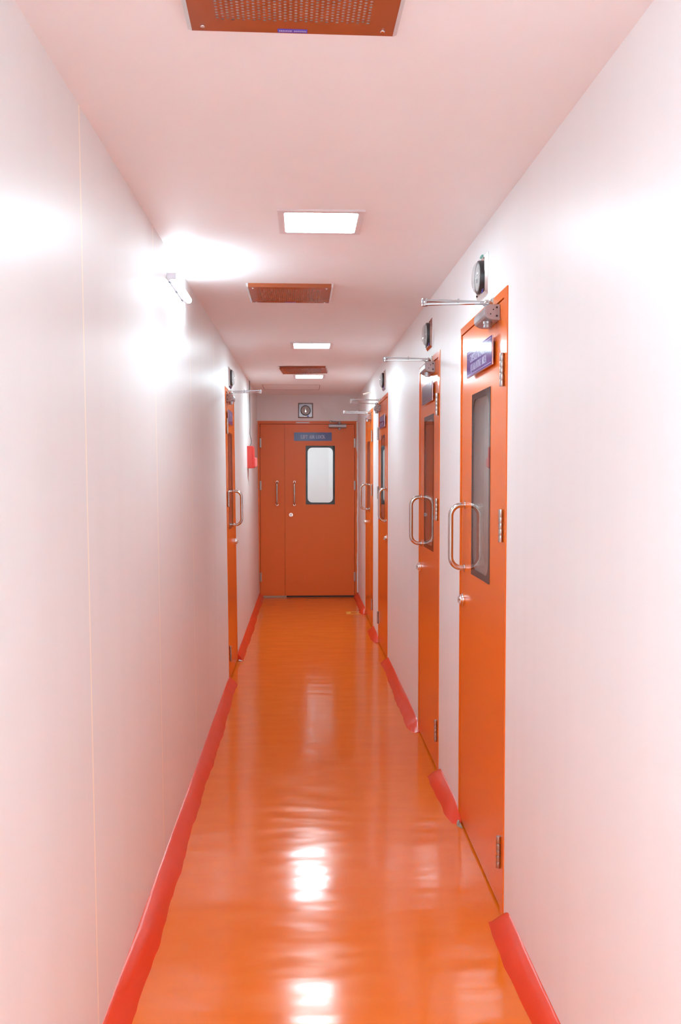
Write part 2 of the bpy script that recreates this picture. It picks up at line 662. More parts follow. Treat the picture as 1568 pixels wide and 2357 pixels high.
# corner chips where the skirting has broken off
mb = MB()
mb.prism([(0.634, 3.606), (0.6515, 3.580), (0.6515, 3.640), (0.638, 3.640)], 2, 0.0005, 0.006)
for p, r in (((0.641, 3.620, 0.007), 0.006), ((0.645, 3.634, 0.011), 0.006), ((0.639, 3.608, 0.006), 0.004)):
    t = bmesh.new()
    bmesh.ops.create_icosphere(t, subdivisions=1, radius=r)
    mb.merge(t, 0, Matrix.Translation(p))
tag(mb.build('broken_mortar', 'chip'), 'grey broken mortar at the corner of the nearest right door', 'rubble')
mb = MB()
for i, (px, py, r) in enumerate([(-0.500, 6.93, 0.010), (-0.490, 6.925, 0.007), (-0.481, 6.935, 0.006)]):
    t = bmesh.new()
    bmesh.ops.create_icosphere(t, subdivisions=1, radius=r)
    mb.merge(t, 0, Matrix.Translation((px, py, r * 0.8)) @ Matrix.Diagonal((1, 1, 0.8, 1)))
tag(mb.build('plaster_chip', 'caulk'), 'small white plaster chips beside the left door', 'rubble')


# ------------------------------------------------------------------ doors
def rrect(x0, x1, z0, z1, r, n=8):
    pts = []
    for cx, cz, a0 in ((x1 - r, z1 - r, 0), (x0 + r, z1 - r, PI / 2), (x0 + r, z0 + r, PI), (x1 - r, z0 + r, 1.5 * PI)):
        for k in range(n + 1):
            a = a0 + PI / 2 * k / n
            pts.append((cx + r * math.cos(a), cz + r * math.sin(a)))
    return pts


def ring_plate(mb, outer, inner_pts, y0, y1):
    """A flat plate with a rounded hole. outer=(x0,x1,z0,z1)."""
    x0, x1, z0, z1 = outer
    cx, cz = (x0 + x1) / 2, (z0 + z1) / 2
    outp = []
    for (x, z) in inner_pts:
        # project each inner point onto the outer rectangle
        dx, dz = x - cx, z - cz
        s = min((x1 - cx) / abs(dx) if dx else 1e9, (z1 - cz) / abs(dz) if dz else 1e9)
        outp.append([cx + dx * s, cz + dz * s])
    n = len(inner_pts)
    for c in ((x0, z0), (x0, z1), (x1, z0), (x1, z1)):
        k = min(range(n), key=lambda i: (outp[i][0] - c[0]) ** 2 + (outp[i][1] - c[1]) ** 2)
        outp[k] = list(c)
    vi0 = [mb.bm.verts.new((x, y0, z)) for x, z in inner_pts]
    vo0 = [mb.bm.verts.new((x, y0, z)) for x, z in outp]
    vi1 = [mb.bm.verts.new((x, y1, z)) for x, z in inner_pts]
    vo1 = [mb.bm.verts.new((x, y1, z)) for x, z in outp]
    for k in range(n):
        k2 = (k + 1) % n
        mb.bm.faces.new((vi0[k], vi0[k2], vo0[k2], vo0[k]))
        mb.bm.faces.new((vi1[k], vo1[k], vo1[k2], vi1[k2]))
        mb.bm.faces.new((vi0[k], vi1[k], vi1[k2], vi0[k2]))
        mb.bm.faces.new((vo0[k], vo0[k2], vo1[k2], vo1[k]))


def leaf_panel(mb, x0, x1, z0, z1, hole, y0=0.001, y1=0.045):
    if hole:
        hx0, hx1, hz0, hz1 = hole
        for a in ((x0, hx0, z0, z1), (hx1, x1, z0, z1), (hx0, hx1, z0, hz0), (hx0, hx1, hz1, z1)):
            mb.box(a[0], a[1], y0, y1, a[2], a[3])
    else:
        mb.box(x0, x1, y0, y1, z0, z1)


def window(parent, hole):
    hx0, hx1, hz0, hz1 = hole
    inner = rrect(hx0 + 0.022, hx1 - 0.022, hz0 + 0.022, hz1 - 0.022, 0.055)
    mb = MB()
    ring_plate(mb, hole, inner, -0.0005, 0.005)
    f = mb.build('window_border', 'black', parent)
    mb = MB()
    mb.prism(inner, 1, 0.0003, 0.005)
    mb.build('window_glass', 'glass', parent)
    mb = MB()
    mb.prism(inner, 1, 0.009, 0.013)
    mb.build('inner_glass', 'glass', parent)
    mb = MB()
    ring_plate(mb, (hx0 + 0.0005, hx1 - 0.0005, hz0 + 0.0005, hz1 - 0.0005), inner, 0.0055, 0.0445)
    mb.build('window_liner', 'liner', parent)
    return f


def pull_handle(parent, x, z0, z1, out=0.058, r=0.0105):
    mb = MB()
    c = 0.045
    pts = [(x, 0.001, z0), (x, -0.012, z0)]
    for k in range(9):
        a = PI / 2 * k / 8
        pts.append((x, -(out - c) - c * math.sin(a), z0 + c - c * math.cos(a)))
    for k in range(9):
        a = PI / 2 * k / 8
        pts.append((x, -(out - c) - c * math.cos(a), z1 - c + c * math.sin(a)))
    pts += [(x, -0.012, z1), (x, 0.001, z1)]
    mb.tube(pts, r, 18)
    h = mb.build('pull_handle', 'steel', parent)
    for z in (z0, z1):
        m2 = MB()
        m2.cyl((x, 0.001, z), (x, -0.0035, z), r * 1.55, 24, bevel=0.001)
        m2.build('rose', 'steel', h)
    return h


def lock(parent, x, z):
    mb = MB()
    mb.cyl((x, 0.002, z), (x, -0.008, z), 0.0245, 32, bevel=0.002)
    mb.cyl((x, -0.006, z), (x, -0.016, z), 0.020, 32, bevel=0.002)
    l = mb.build('lock', 'chrome', parent)
    mb = MB()
    mb.box(x - 0.005, x + 0.005, -0.024, -0.014, z - 0.014, z + 0.010, 0.002)
    mb.cyl((x, -0.014, z + 0.004), (x, -0.021, z + 0.004), 0.009, 20)
    mb.build('keyhole_cover', 'steel_dark', l)
    return l


def hinge(parent, x, z, h=0.108, flip=1):
    mb = MB()
    r = 0.0075
    seg = [0.0, 0.21, 0.40, 0.58, 0.76, 1.0]
    for i in range(5):
        a, b = z - h / 2 + h * seg[i], z - h / 2 + h * seg[i + 1]
        mb.cyl((x, -0.010, a + 0.0008), (x, -0.010, b - 0.0008), r, 18, bevel=0.0005)
    mb.cyl((x, -0.010, z - h / 2), (x, -0.010, z + h / 2), r * 0.7, 12)
    mb.box(x, x + flip * 0.016, -0.0022, 0.001, z - h / 2, z + h / 2)
    mb.box(x - flip * 0.014, x, -0.0022, 0.001, z - h / 2, z + h / 2)
    return mb.build('hinge', 'steel_dark', parent)


def side_door(name, label, loc, rot, w, ztop, dz, hinge_right, win_x, handle_x, lock_x, hinge_x):
    """Local x runs 0..w from left to right as seen from the corridor; y goes into the wall."""
    root = empty(name, loc, rot)
    tag(root, label, 'door', kind='structure')
    jh = 0.048                       # jamb at the hinge side
    jl = 0.013                       # jamb at the lock side
    top = 0.028
    xa, xb = (jl, w - jh) if hinge_right else (jh, w - jl)
    mb = MB()
    mb.box(0, xa, -0.003, 0.088, 0.002, ztop)
    mb.box(xb, w, -0.003, 0.088, 0.002, ztop)
    mb.box(xa, xb, -0.003, 0.088, ztop - top, ztop)
    mb.build('door_frame', 'door', root)
    g = 0.0032
    hole = (win_x, win_x + 0.347, 1.067 + dz, 1.762 + dz)
    mb = MB()
    lb = 0.012
    leaf_panel(mb, xa + g, xb - g, lb, ztop - top - g, hole)
    leaf = mb.build('door_leaf', 'door', root)
    window(leaf, hole)
    pull_handle(leaf, handle_x, 1.076 + dz, 1.332 + dz)
    lock(leaf, lock_x, 0.944 + dz)
    mb = MB()
    mb.box(xa, xb, 0.046, 0.060, 0.002, ztop - top)
    # a stop strip round the opening, leaving the glass free
    mb.bm.free()
    mb = MB()
    mb.box(xa, xa + 0.02, 0.0455, 0.060, 0.002, ztop - top)
    mb.box(xb - 0.02, xb, 0.0455, 0.060, 0.002, ztop - top)
    mb.box(xa, xb, 0.0455, 0.060, ztop - top - 0.02, ztop - top)
    mb.box(xa, xb, 0.012, 0.030, 0.0005, 0.011)
    mb.build('door_seal', 'joint', root)
    for z in (1.793, 1.287, 0.207):
        hinge(root, hinge_x, z + dz, flip=1 if hinge_right else -1)
    return root


# right wall: local x = y_far - y
def rx(door, y):
    return door[1] - y


D1, D2, D3, D4 = DOORS_R
R1 = side_door('door_1', 'nearest orange door on the right, narrow glass panel and steel pull', (XR + 0.003, D1[1], 0), (0, 0, -PI / 2 - 0.004),
               D1[1] - D1[0], D1[2], D1[3], True, rx(D1, 3.443), rx(D1, 3.583), rx(D1, 3.606), rx(D1, 2.872))
R2 = side_door('door_2', 'second orange door on the right, beyond the nearest one', (XR, D2[1], 0), ROT_R,
               D2[1] - D2[0], D2[2], D2[3], True, rx(D2, 4.79), rx(D2, 4.892), rx(D2, 4.925), rx(D2, 4.275))
R3 = side_door('door_3', 'third orange door on the right, hinged on its far side', (XR, D3[1], 0), ROT_R,
               D3[1] - D3[0], D3[2], D3[3], False, rx(D3, 7.475), rx(D3, 6.958), rx(D3, 6.935), rx(D3, 7.645))
R4 = side_door('door_4', 'farthest orange door on the right, next to the double door', (XR, D4[1], 0), ROT_R,
               D4[1] - D4[0], D4[2], D4[3], True, rx(D4, 9.045), rx(D4, 9.20), rx(D4, 9.215), rx(D4, 8.335))
# left wall: local x = y - y_near
DL0 = DOOR_L[0]
RL = side_door('door_5', 'only orange door on the left wall', (xl(DL0, 0), DL0, 0), ROT_L,
               DOOR_L[1] - DL0, DOOR_L[2], 0.0, False, 6.375 - DL0, 6.815 - DL0, 6.875 - DL0, 6.21 - DL0)

# the double door at the end
root = empty('door_6', (0, YE, 0))
tag(root, 'orange double door with a white window closing the corridor end', 'door', kind='structure')
fx0, fx1, fz = -0.511, 0.614, 2.062
mb = MB()
mb.box(EX0, fx0, -0.004, 0.09, 0.002, EZ)
mb.box(fx1, EX1, -0.004, 0.09, 0.002, EZ)
mb.box(fx0, fx1, -0.004, 0.09, fz, EZ)
mb.build('door_frame', 'door_dull', root)
ehole = (0.031, 0.376, 1.110, 1.805)
mb = MB()
leaf_panel(mb, fx0 + 0.004, -0.2185, 0.022, fz - 0.004, None, 0.003)
mb.box(-0.235, -0.20, 0.0455, 0.052, 0.022, fz - 0.004)
leafA = mb.build('door_leaf', 'door_dull', root)
pull_handle(leafA, -0.309, 1.108, 1.375)
mb = MB()
leaf_panel(mb, -0.2165, fx1 - 0.004, 0.022, fz - 0.004, ehole, 0.003)
leafB = mb.build('door_leaf', 'door_dull', root)
mb = MB()
mb.box(-0.2165, -0.174, 0.0005, 0.0035, 0.022, fz - 0.004)
mb.build('meeting_strip', 'door_dull', leafB)
window(leafB, ehole)
pull_handle(leafB, -0.1035, 1.108, 1.375)
lock(leafB, -0.145, 0.986)
for zz in (1.838, 1.334, 0.246):
    hinge(root, -0.508, zz, flip=-1)
    hinge(root, 0.617, zz, flip=1)
mb = MB()
mb.box(fx0, fx0 + 0.02, 0.046, 0.06, 0.002, fz)
mb.box(fx1 - 0.02, fx1, 0.046, 0.06, 0.002, fz)
mb.box(fx0, fx1, 0.046, 0.06, fz - 0.02, fz)
mb.box(fx0, fx1, 0.01, 0.05, 0.0005, 0.021)
mb.build('door_seal', 'seal', root)
mb = MB()
mb.box(-0.485, -0.20, -0.014, 0.004, 0.0005, 0.021, 0.002)
mb.build('threshold_strip', 'tile', root)
mb = MB()
mb.box(-0.083, 0.077, -0.0052, -0.0038, 2.070, 2.086)
lb_ = mb.build('frame_label', 'caulk', root)
# white caulk along the right of the end frame
mb = MB()
rnd = random.Random(5)
pl, pr = [], []
for i in range(46):
    z = 0.06 + (2.09 - 0.06) * i / 45
    pl.append((0.645 - abs(0.004 * math.sin(z * 5)) - rnd.uniform(0, 0.004) - (0.009 if z > 1.75 else 0), z))
    pr.append((0.6525, z))
vl = [mb.bm.verts.new((x, YE - 0.0062, z)) for x, z in pl]
vr = [mb.bm.verts.new((x, YE - 0.0062, z)) for x, z in pr]
vl2 = [mb.bm.verts.new((x, YE + 0.001, z)) for x, z in pl]
for i in range(45):
    mb.bm.faces.new((vl[i], vr[i], vr[i + 1], vl[i + 1]))
    mb.bm.faces.new((vl[i], vl[i + 1], vl2[i + 1], vl2[i]))
tag(mb.build('trim_1', 'caulk'), 'ragged white filler beside the double door frame', 'filler', kind='structure')


# ------------------------------------------------------------------ serif lettering (strokes as flat polygons)
def arc(cx, cy, rx_, ry_, a0, a1, wt, wn, n=18):
    out = []
    for i in range(n):
        q = []
        for a in (a0 + (a1 - a0) * i / n, a0 + (a1 - a0) * (i + 1) / n):
            w = wn + (wt - wn) * abs(math.cos(a))
            q.append((a, w))
        (a, wa), (b, wb) = q
        out.append([(cx + (rx_) * math.cos(a), cy + ry_ * math.sin(a)), (cx + rx_ * math.cos(b), cy + ry_ * math.sin(b)),
                    (cx + (rx_ - wb) * math.cos(b), cy + (ry_ - min(wb, 0.10)) * math.sin(b)),
                    (cx + (rx_ - wa) * math.cos(a), cy + (ry_ - min(wa, 0.10)) * math.sin(a))])
    return out


def ln(x0, y0, x1, y1, w):
    return [(x0 - w / 2, y0), (x0 + w / 2, y0), (x1 + w / 2, y1), (x1 - w / 2, y1)]


def bx(x0, y0, x1, y1):
    return [(x0, y0), (x1, y0), (x1, y1), (x0, y1)]


T, t_ = 0.14, 0.055


def stem_(x, top=True, bot=True):
    o = [bx(x, 0, x + T, 1)]
    if bot:
        o.append(bx(x - 0.07, 0, x + T + 0.07, 0.045))
    if top:
        o.append(bx(x - 0.07, 0.955, x + T + 0.07, 1))
    return o


GL = {
    'I': (0.34, stem_(0.10)),
    'L': (0.62, stem_(0.09) + [bx(0.09, 0, 0.56, 0.05), ln(0.545, 0, 0.575, 0.27, 0.045)]),
    'T': (0.64, [bx(0.25, 0, 0.39, 1), bx(0.16, 0, 0.48, 0.045), bx(0.03, 0.95, 0.61, 1), ln(0.05, 0.74, 0.05, 1, 0.04), ln(0.59, 0.74, 0.59, 1, 0.04)]),
    'F': (0.58, stem_(0.09) + [bx(0.09, 0.95, 0.54, 1), ln(0.53, 0.74, 0.53, 1, 0.04), bx(0.2, 0.49, 0.42, 0.54), ln(0.42, 0.40, 0.42, 0.63, 0.04)]),
    'E': (0.63, stem_(0.09) + [bx(0.09, 0.95, 0.55, 1), ln(0.54, 0.76, 0.54, 1, 0.04), bx(0.2, 0.49, 0.42, 0.54), ln(0.42, 0.40, 0.42, 0.63, 0.04), bx(0.09, 0, 0.57, 0.05), ln(0.56, 0, 0.58, 0.25, 0.04)]),
    'A': (0.74, [ln(0.16, 0, 0.37, 1, 0.06), ln(0.58, 0, 0.38, 1, 0.15), bx(0.24, 0.32, 0.52, 0.37), bx(0.03, 0, 0.27, 0.045), bx(0.44, 0, 0.72, 0.045)]),
    'N': (0.78, [bx(0.13, 0, 0.18, 1), ln(0.64, 0, 0.16, 1, 0.17), bx(0.60, 0, 0.65, 1), bx(0.03, 0, 0.28, 0.045), bx(0.02, 0.955, 0.2, 1), bx(0.50, 0.955, 0.75, 1)]),
    'U': (0.76, [bx(0.11, 0.30, 0.25, 1), bx(0.58, 0.30, 0.63, 1), bx(0.03, 0.955, 0.33, 1), bx(0.49, 0.955, 0.72, 1)] + arc(0.37, 0.30, 0.26, 0.31, PI, 2 * PI, 0.13, 0.05)),
    'O': (0.76, arc(0.38, 0.5, 0.34, 0.51, 0, 2 * PI, 0.145, 0.05, 28)),
    'Q': (0.76, arc(0.38, 0.5, 0.34, 0.51, 0, 2 * PI, 0.145, 0.05, 28) + [ln(0.66, -0.24, 0.40, 0.02, 0.16)]),
    'C': (0.70, arc(0.40, 0.5, 0.35, 0.51, 0.75, 2 * PI - 0.75, 0.145, 0.05, 24) + [ln(0.63, 0.72, 0.64, 0.99, 0.035)]),
    'G': (0.76, arc(0.40, 0.5, 0.35, 0.51, 0.75, 2 * PI - 0.85, 0.145, 0.05, 24) + [ln(0.63, 0.72, 0.64, 0.99, 0.035), bx(0.53, 0.06, 0.66, 0.42), bx(0.45, 0.40, 0.74, 0.445)]),
    'D': (0.76, stem_(0.09) + arc(0.30, 0.5, 0.40, 0.5, -PI / 2, PI / 2, 0.145, 0.05, 18) + [bx(0.09, 0, 0.32, 0.05), bx(0.09, 0.95, 0.32, 1)]),
    'P': (0.62, stem_(0.09) + arc(0.28, 0.73, 0.29, 0.27, -PI / 2, PI / 2, 0.13, 0.05, 14) + [bx(0.2, 0.46, 0.30, 0.51), bx(0.09, 0.95, 0.30, 1)]),
    'B': (0.68, stem_(0.09) + arc(0.30, 0.755, 0.27, 0.245, -PI / 2, PI / 2, 0.12, 0.05, 14) + arc(0.31, 0.27, 0.31, 0.27, -PI / 2, PI / 2, 0.135, 0.05, 14) + [bx(0.2, 0.49, 0.32, 0.54), bx(0.09, 0.95, 0.32, 1), bx(0.09, 0, 0.32, 0.05)]),
    'R': (0.72, stem_(0.09) + arc(0.29, 0.745, 0.28, 0.255, -PI / 2, PI / 2, 0.13, 0.05, 14) + [bx(0.2, 0.49, 0.32, 0.54), bx(0.09, 0.95, 0.31, 1), ln(0.60, 0, 0.34, 0.5, 0.17), bx(0.52, 0, 0.72, 0.045)]),
    'S': (0.56, arc(0.28, 0.745, 0.22, 0.265, 0.5, PI * 1.5, 0.10, 0.07, 16) + arc(0.28, 0.255, 0.235, 0.265, -PI + 0.35, PI / 2, 0.12, 0.07, 16) + [ln(0.47, 0.72, 0.47, 1, 0.035), ln(0.06, 0, 0.06, 0.28, 0.035)]),
    'K': (0.76, stem_(0.09) + [ln(0.24, 0.42, 0.60, 1, 0.06), ln(0.66, 0, 0.36, 0.60, 0.16), bx(0.48, 0.955, 0.70, 1), bx(0.55, 0, 0.77, 0.045)]),
    ' ': (0.30, []),
}


def lettering(parent, text, x0, x1, zc_, h, y, mat='ink'):
    total = sum(GL[c][0] for c in text)
    sx = (x1 - x0) / total
    mb = MB()
    x = x0
    for c in text:
        w, polys = GL[c]
        for p in polys:
            pp = [(x + px * sx, y, zc_ - h / 2 + pz * h) for px, pz in p]
            try:
                mb.bm.faces.new([mb.bm.verts.new(q) for q in pp])
            except ValueError:
                pass
        x += w * sx
    # orient every letter face towards the viewer (local -y)
    mb.bm.normal_update()
    for f in mb.bm.faces:
        if f.normal.y > 0:
            f.normal_flip()
    return mb.build('lettering', mat, parent, recalc=False)


def sign(label, loc, rot, w, h, face, lines, group=None, stand=0.013, thick=0.006, ink='ink', rules=True, notch=None, marks=None):
    """Local x 0..w, z 0..h, front towards -y; the door surface is y = 0."""
    root = empty('door_sign', loc, rot)
    tag(root, label, 'sign', group)
    y0 = -stand
    mb = MB()
    mb.box(0, w, y0 + 0.0012, y0 + thick, 0, h)
    mb.build('backing_plate', 'acrylic', root)
    mb = MB()
    mb.box(0.0003, w - 0.0003, y0, y0 + 0.0012, 0.0003, h - 0.0003)
    fc = mb.build('sign_face', face, root)
    if stand - thick > 0.001:
        for fxn in (0.1, 0.86):
            for fzn in (0.24, 0.66):
                mb = MB()
                mb.box(w * fxn - 0.0, w * fxn + 0.05, y0 + thick, -0.0005, h * fzn, h * fzn + h * 0.14)
                mb.build('mounting_pad', 'pad', root)
    if rules:
        mb = MB()
        for z in (0.0075, h - 0.0085):
            mb.box(0.008, w - 0.008, y0 - 0.0004, y0, z, z + 0.0010)
        mb.build('border_rule', ink, fc)
    for (txt, a, b, z, hh) in lines:
        lettering(fc, txt, a, b, z, hh, y0 - 0.0006, ink)
    if marks:
        mb = MB()
        rn = random.Random(3)
        for (a, b, z, hh) in marks:
            x = a
            while x < b:
                ww = rn.uniform(0.004, 0.009)
                mb.box(x, x + ww, y0 - 0.0005, y0, z - hh / 2, z + hh / 2)
                x += ww + rn.uniform(0.002, 0.005)
        mb.build('faint_lettering', ink, fc)
    return root


# sign on the nearest right door: text from y 3.40 to 3.10
sign('purple sign reading CAPSULE BLENDING QUARANTINE AREA on the nearest door', (XR, 3.475, 1.829), ROT_R, 0.456, 0.099, 'purple',
     [('CAPSULE BLENDING', 0.066, 0.378, 0.066, 0.027), ('QUARANTINE AREA', 0.076, 0.370, 0.031, 0.026)])
sign('dull mauve sign with one line of faint lettering on the second right door', (XR, 4.785, 1.826), ROT_R, 0.36, 0.097, 'mauve',
     [('CAPSULE FILLING AREA', 0.012, 0.338, 0.049, 0.028)], ink='ink_dim')
sign('small purple blurred sign on the third right door', (XR, 7.465, 1.839), ROT_R, 0.45, 0.099, 'purple',
     [], ink='ink_dim', marks=[(0.06, 0.38, 0.066, 0.02), (0.08, 0.36, 0.032, 0.02)])
LS = empty('tmp', (0, 0, 0))
bpy.data.objects.remove(LS)
sign('small purple sign on the left door', (xl(6.30, 1.82), 6.285, 1.819), ROT_L, 0.36, 0.096, 'purple',
     [], ink='ink_dim', marks=[(0.09, 0.25, 0.066, 0.018), (0.10, 0.24, 0.036, 0.018)])
sign('blue sign reading LIFT AIR LOCK on the double door', (-0.107, YE + 0.003, 1.862), (0, 0, 0), 0.447, 0.100, 'blue',
     [('LIFT AIR LOCK', 0.078, 0.368, 0.048, 0.042)], stand=0.004, thick=0.003, rules=False)


# ------------------------------------------------------------------ door closers
def closer(label, loc, rot, body_w=0.19, elbow=(0.05, 0.235), gap=0.018, flip=1, pin=0.06, shoe=0.13):
    """Origin: near end of the body on the door face, at body mid height. Local x right; flip=-1 if the body runs to -x."""
    root = empty('door_closer', loc, rot)
    tag(root, label, 'door closer', 'door closers')
    s = flip
    # body: a D-shaped casting, flat against the door, rounded below
    prof = []
    prof.append((0.0, 0.026))
    prof.append((-0.030, 0.026))
    for k in range(9):
        a = PI / 2 * k / 8
        prof.append((-0.030 - 0.020 * math.sin(a), 0.006 + 0.020 * math.cos(a)))
    for k in range(1, 9):
        a = PI / 2 * k / 8
        prof.append((-0.014 - 0.036 * math.cos(a), -0.004 - 0.022 * math.sin(a)))
    prof.append((0.0, -0.026))
    mb = MB()
    mb.prism(prof, 0, 0.003 * s, (body_w - 0.003) * s)
    body = mb.build('closer_body', 'silver', root)
    mb = MB()
    prof2 = [(y * 0.985, z * 0.97) for y, z in prof]
    mb.prism(prof2, 0, 0.0, 0.004 * s)
    mb.cyl((0.0, -0.026, 0.001), (-0.0015 * s, -0.026, 0.001), 0.0165, 28)
    cap = mb.build('end_cap', 'cap_grey', root)
    mb = MB()
    mb.prism(prof2, 0, (body_w - 0.004) * s, body_w * s)
    mb.build('end_cap', 'cap_grey', root)
    for (yy, zz, r) in ((-0.010, 0.015, 0.0033), (-0.010, -0.013, 0.0033), (-0.022, 0.008, 0.0022), (-0.031, -0.007, 0.0022)):
        m2 = MB()
        m2.cyl((0.0, yy, zz), (-0.0028 * s, yy, zz), r, 14)
        m2.build('screw', 'blackmetal', cap)
    mb = MB()
    mb.cyl((pin * s, -0.030, -0.024), (pin * s, -0.030, -0.032), 0.0155, 24)
    mb.cyl((pin * s, -0.030, -0.030), (pin * s, -0.030, -0.045), 0.0135, 24, r2=0.0145, bevel=0.002)
    mb.build('pinion_cap', 'silver', body)
    # top spindle and the two arms, folded out over the corridor
    ex, ey = elbow[0] * s, -elbow[1]
    z1, z2 = 0.036, 0.036 + gap
    mb = MB()
    mb.cyl((pin * s, -0.030, 0.025), (pin * s, -0.030, 0.044), 0.012, 20, bevel=0.002)
    mb.cyl((pin * s, -0.030, 0.030), (pin * s, -0.030, 0.040), 0.017, 20, bevel=0.002)
    mb.build('spindle', 'silver_light', body)

    def bar(mb, p, q, w0, w1, th):
        p, q = Vector(p), Vector(q)
        d = (q - p)
        n = Vector((-d.y, d.x, 0)).normalized()
        P = [p + n * w0, p - n * w0, q - n * w1, q + n * w1]
        lo = [mb.bm.verts.new(v + Vector((0, 0, -th / 2))) for v in P]
        hi = [mb.bm.verts.new(v + Vector((0, 0, th / 2))) for v in P]
        mb.bm.faces.new(lo[::-1])
        mb.bm.faces.new(hi)
        for k in range(4):
            mb.bm.faces.new((lo[k], lo[(k + 1) % 4], hi[(k + 1) % 4], hi[k]))
    mb = MB()
    bar(mb, (pin * s, -0.030, z1), (pin * s * 0.98 + ex * 0.02, -0.060, z1 + 0.001), 0.011, 0.010, 0.005)
    bar(mb, (pin * s, -0.056, z1 + 0.001), (ex, ey, z1 + 0.004), 0.011, 0.010, 0.0045)
    mb.cyl((ex, ey, z1 - 0.001), (ex, ey, z1 + 0.0065), 0.0105, 20)
    mb.build('main_arm', 'silver_light', root)
    mb = MB()
    bar(mb, (ex, ey, z2), (shoe * s, -0.028, z2 - 0.004), 0.011, 0.008, 0.0075)
    mb.cyl((ex, ey, z1 + 0.005), (ex, ey, z2 + 0.006), 0.0115, 20, bevel=0.002)
    mb.cyl((ex * 0.45 + shoe * s * 0.55, ey * 0.45 - 0.0154, z2 - 0.010), (ex * 0.45 + shoe * s * 0.55, ey * 0.45 - 0.0154, z2 + 0.008), 0.004, 12)
    mb.build('forearm', 'silver_light', root)
    mb = MB()
    mb.box(min(shoe * s - 0.018, shoe * s + 0.018), max(shoe * s - 0.018, shoe * s + 0.018), -0.007, 0.001, z2 - 0.020, z2 + 0.010, 0.0015)
    mb.cyl((shoe * s, -0.024, z2 - 0.012), (shoe * s, -0.024, z2 + 0.004), 0.0085, 16)
    mb.box(shoe * s - 0.007, shoe * s + 0.007, -0.024, -0.004, z2 - 0.008, z2 + 0.002)
    mb.build('arm_shoe', 'steel_dark', root)
    return root


closer('silver door closer on the nearest right door, arm folded out', (XR, 2.955, 1.993), ROT_R, flip=-1, elbow=(0.095, 0.238), shoe=0.10, pin=0.05)
closer('silver door closer on the second right door, arm folded out', (XR, 4.412, 1.990), ROT_R, flip=-1, elbow=(0.095, 0.238), shoe=0.10, pin=0.05)
closer('silver door closer on the third right door, arms spread wide apart', (XR, 7.485, 2.022), ROT_R, flip=-1, body_w=0.15, elbow=(0.03, 0.245), gap=0.034, shoe=0.05, pin=0.06)
closer('silver door closer on the farthest right door, bright elbow', (XR, 8.53, 2.015), ROT_R, flip=-1, elbow=(0.08, 0.255), shoe=0.09, pin=0.05)
closer('silver door closer on the left door, arm over the corridor', (xl(6.27, 2.0), 6.262, 1.995), ROT_L, flip=1, elbow=(0.095, 0.232), shoe=0.10, pin=0.05)
closer('dark silver door closer at the top of the double door', (0.304, YE + 0.003, 2.038), (0, 0, 0), body_w=0.207, flip=1, elbow=(0.014, 0.21), shoe=0.125, pin=0.127, gap=0.012)


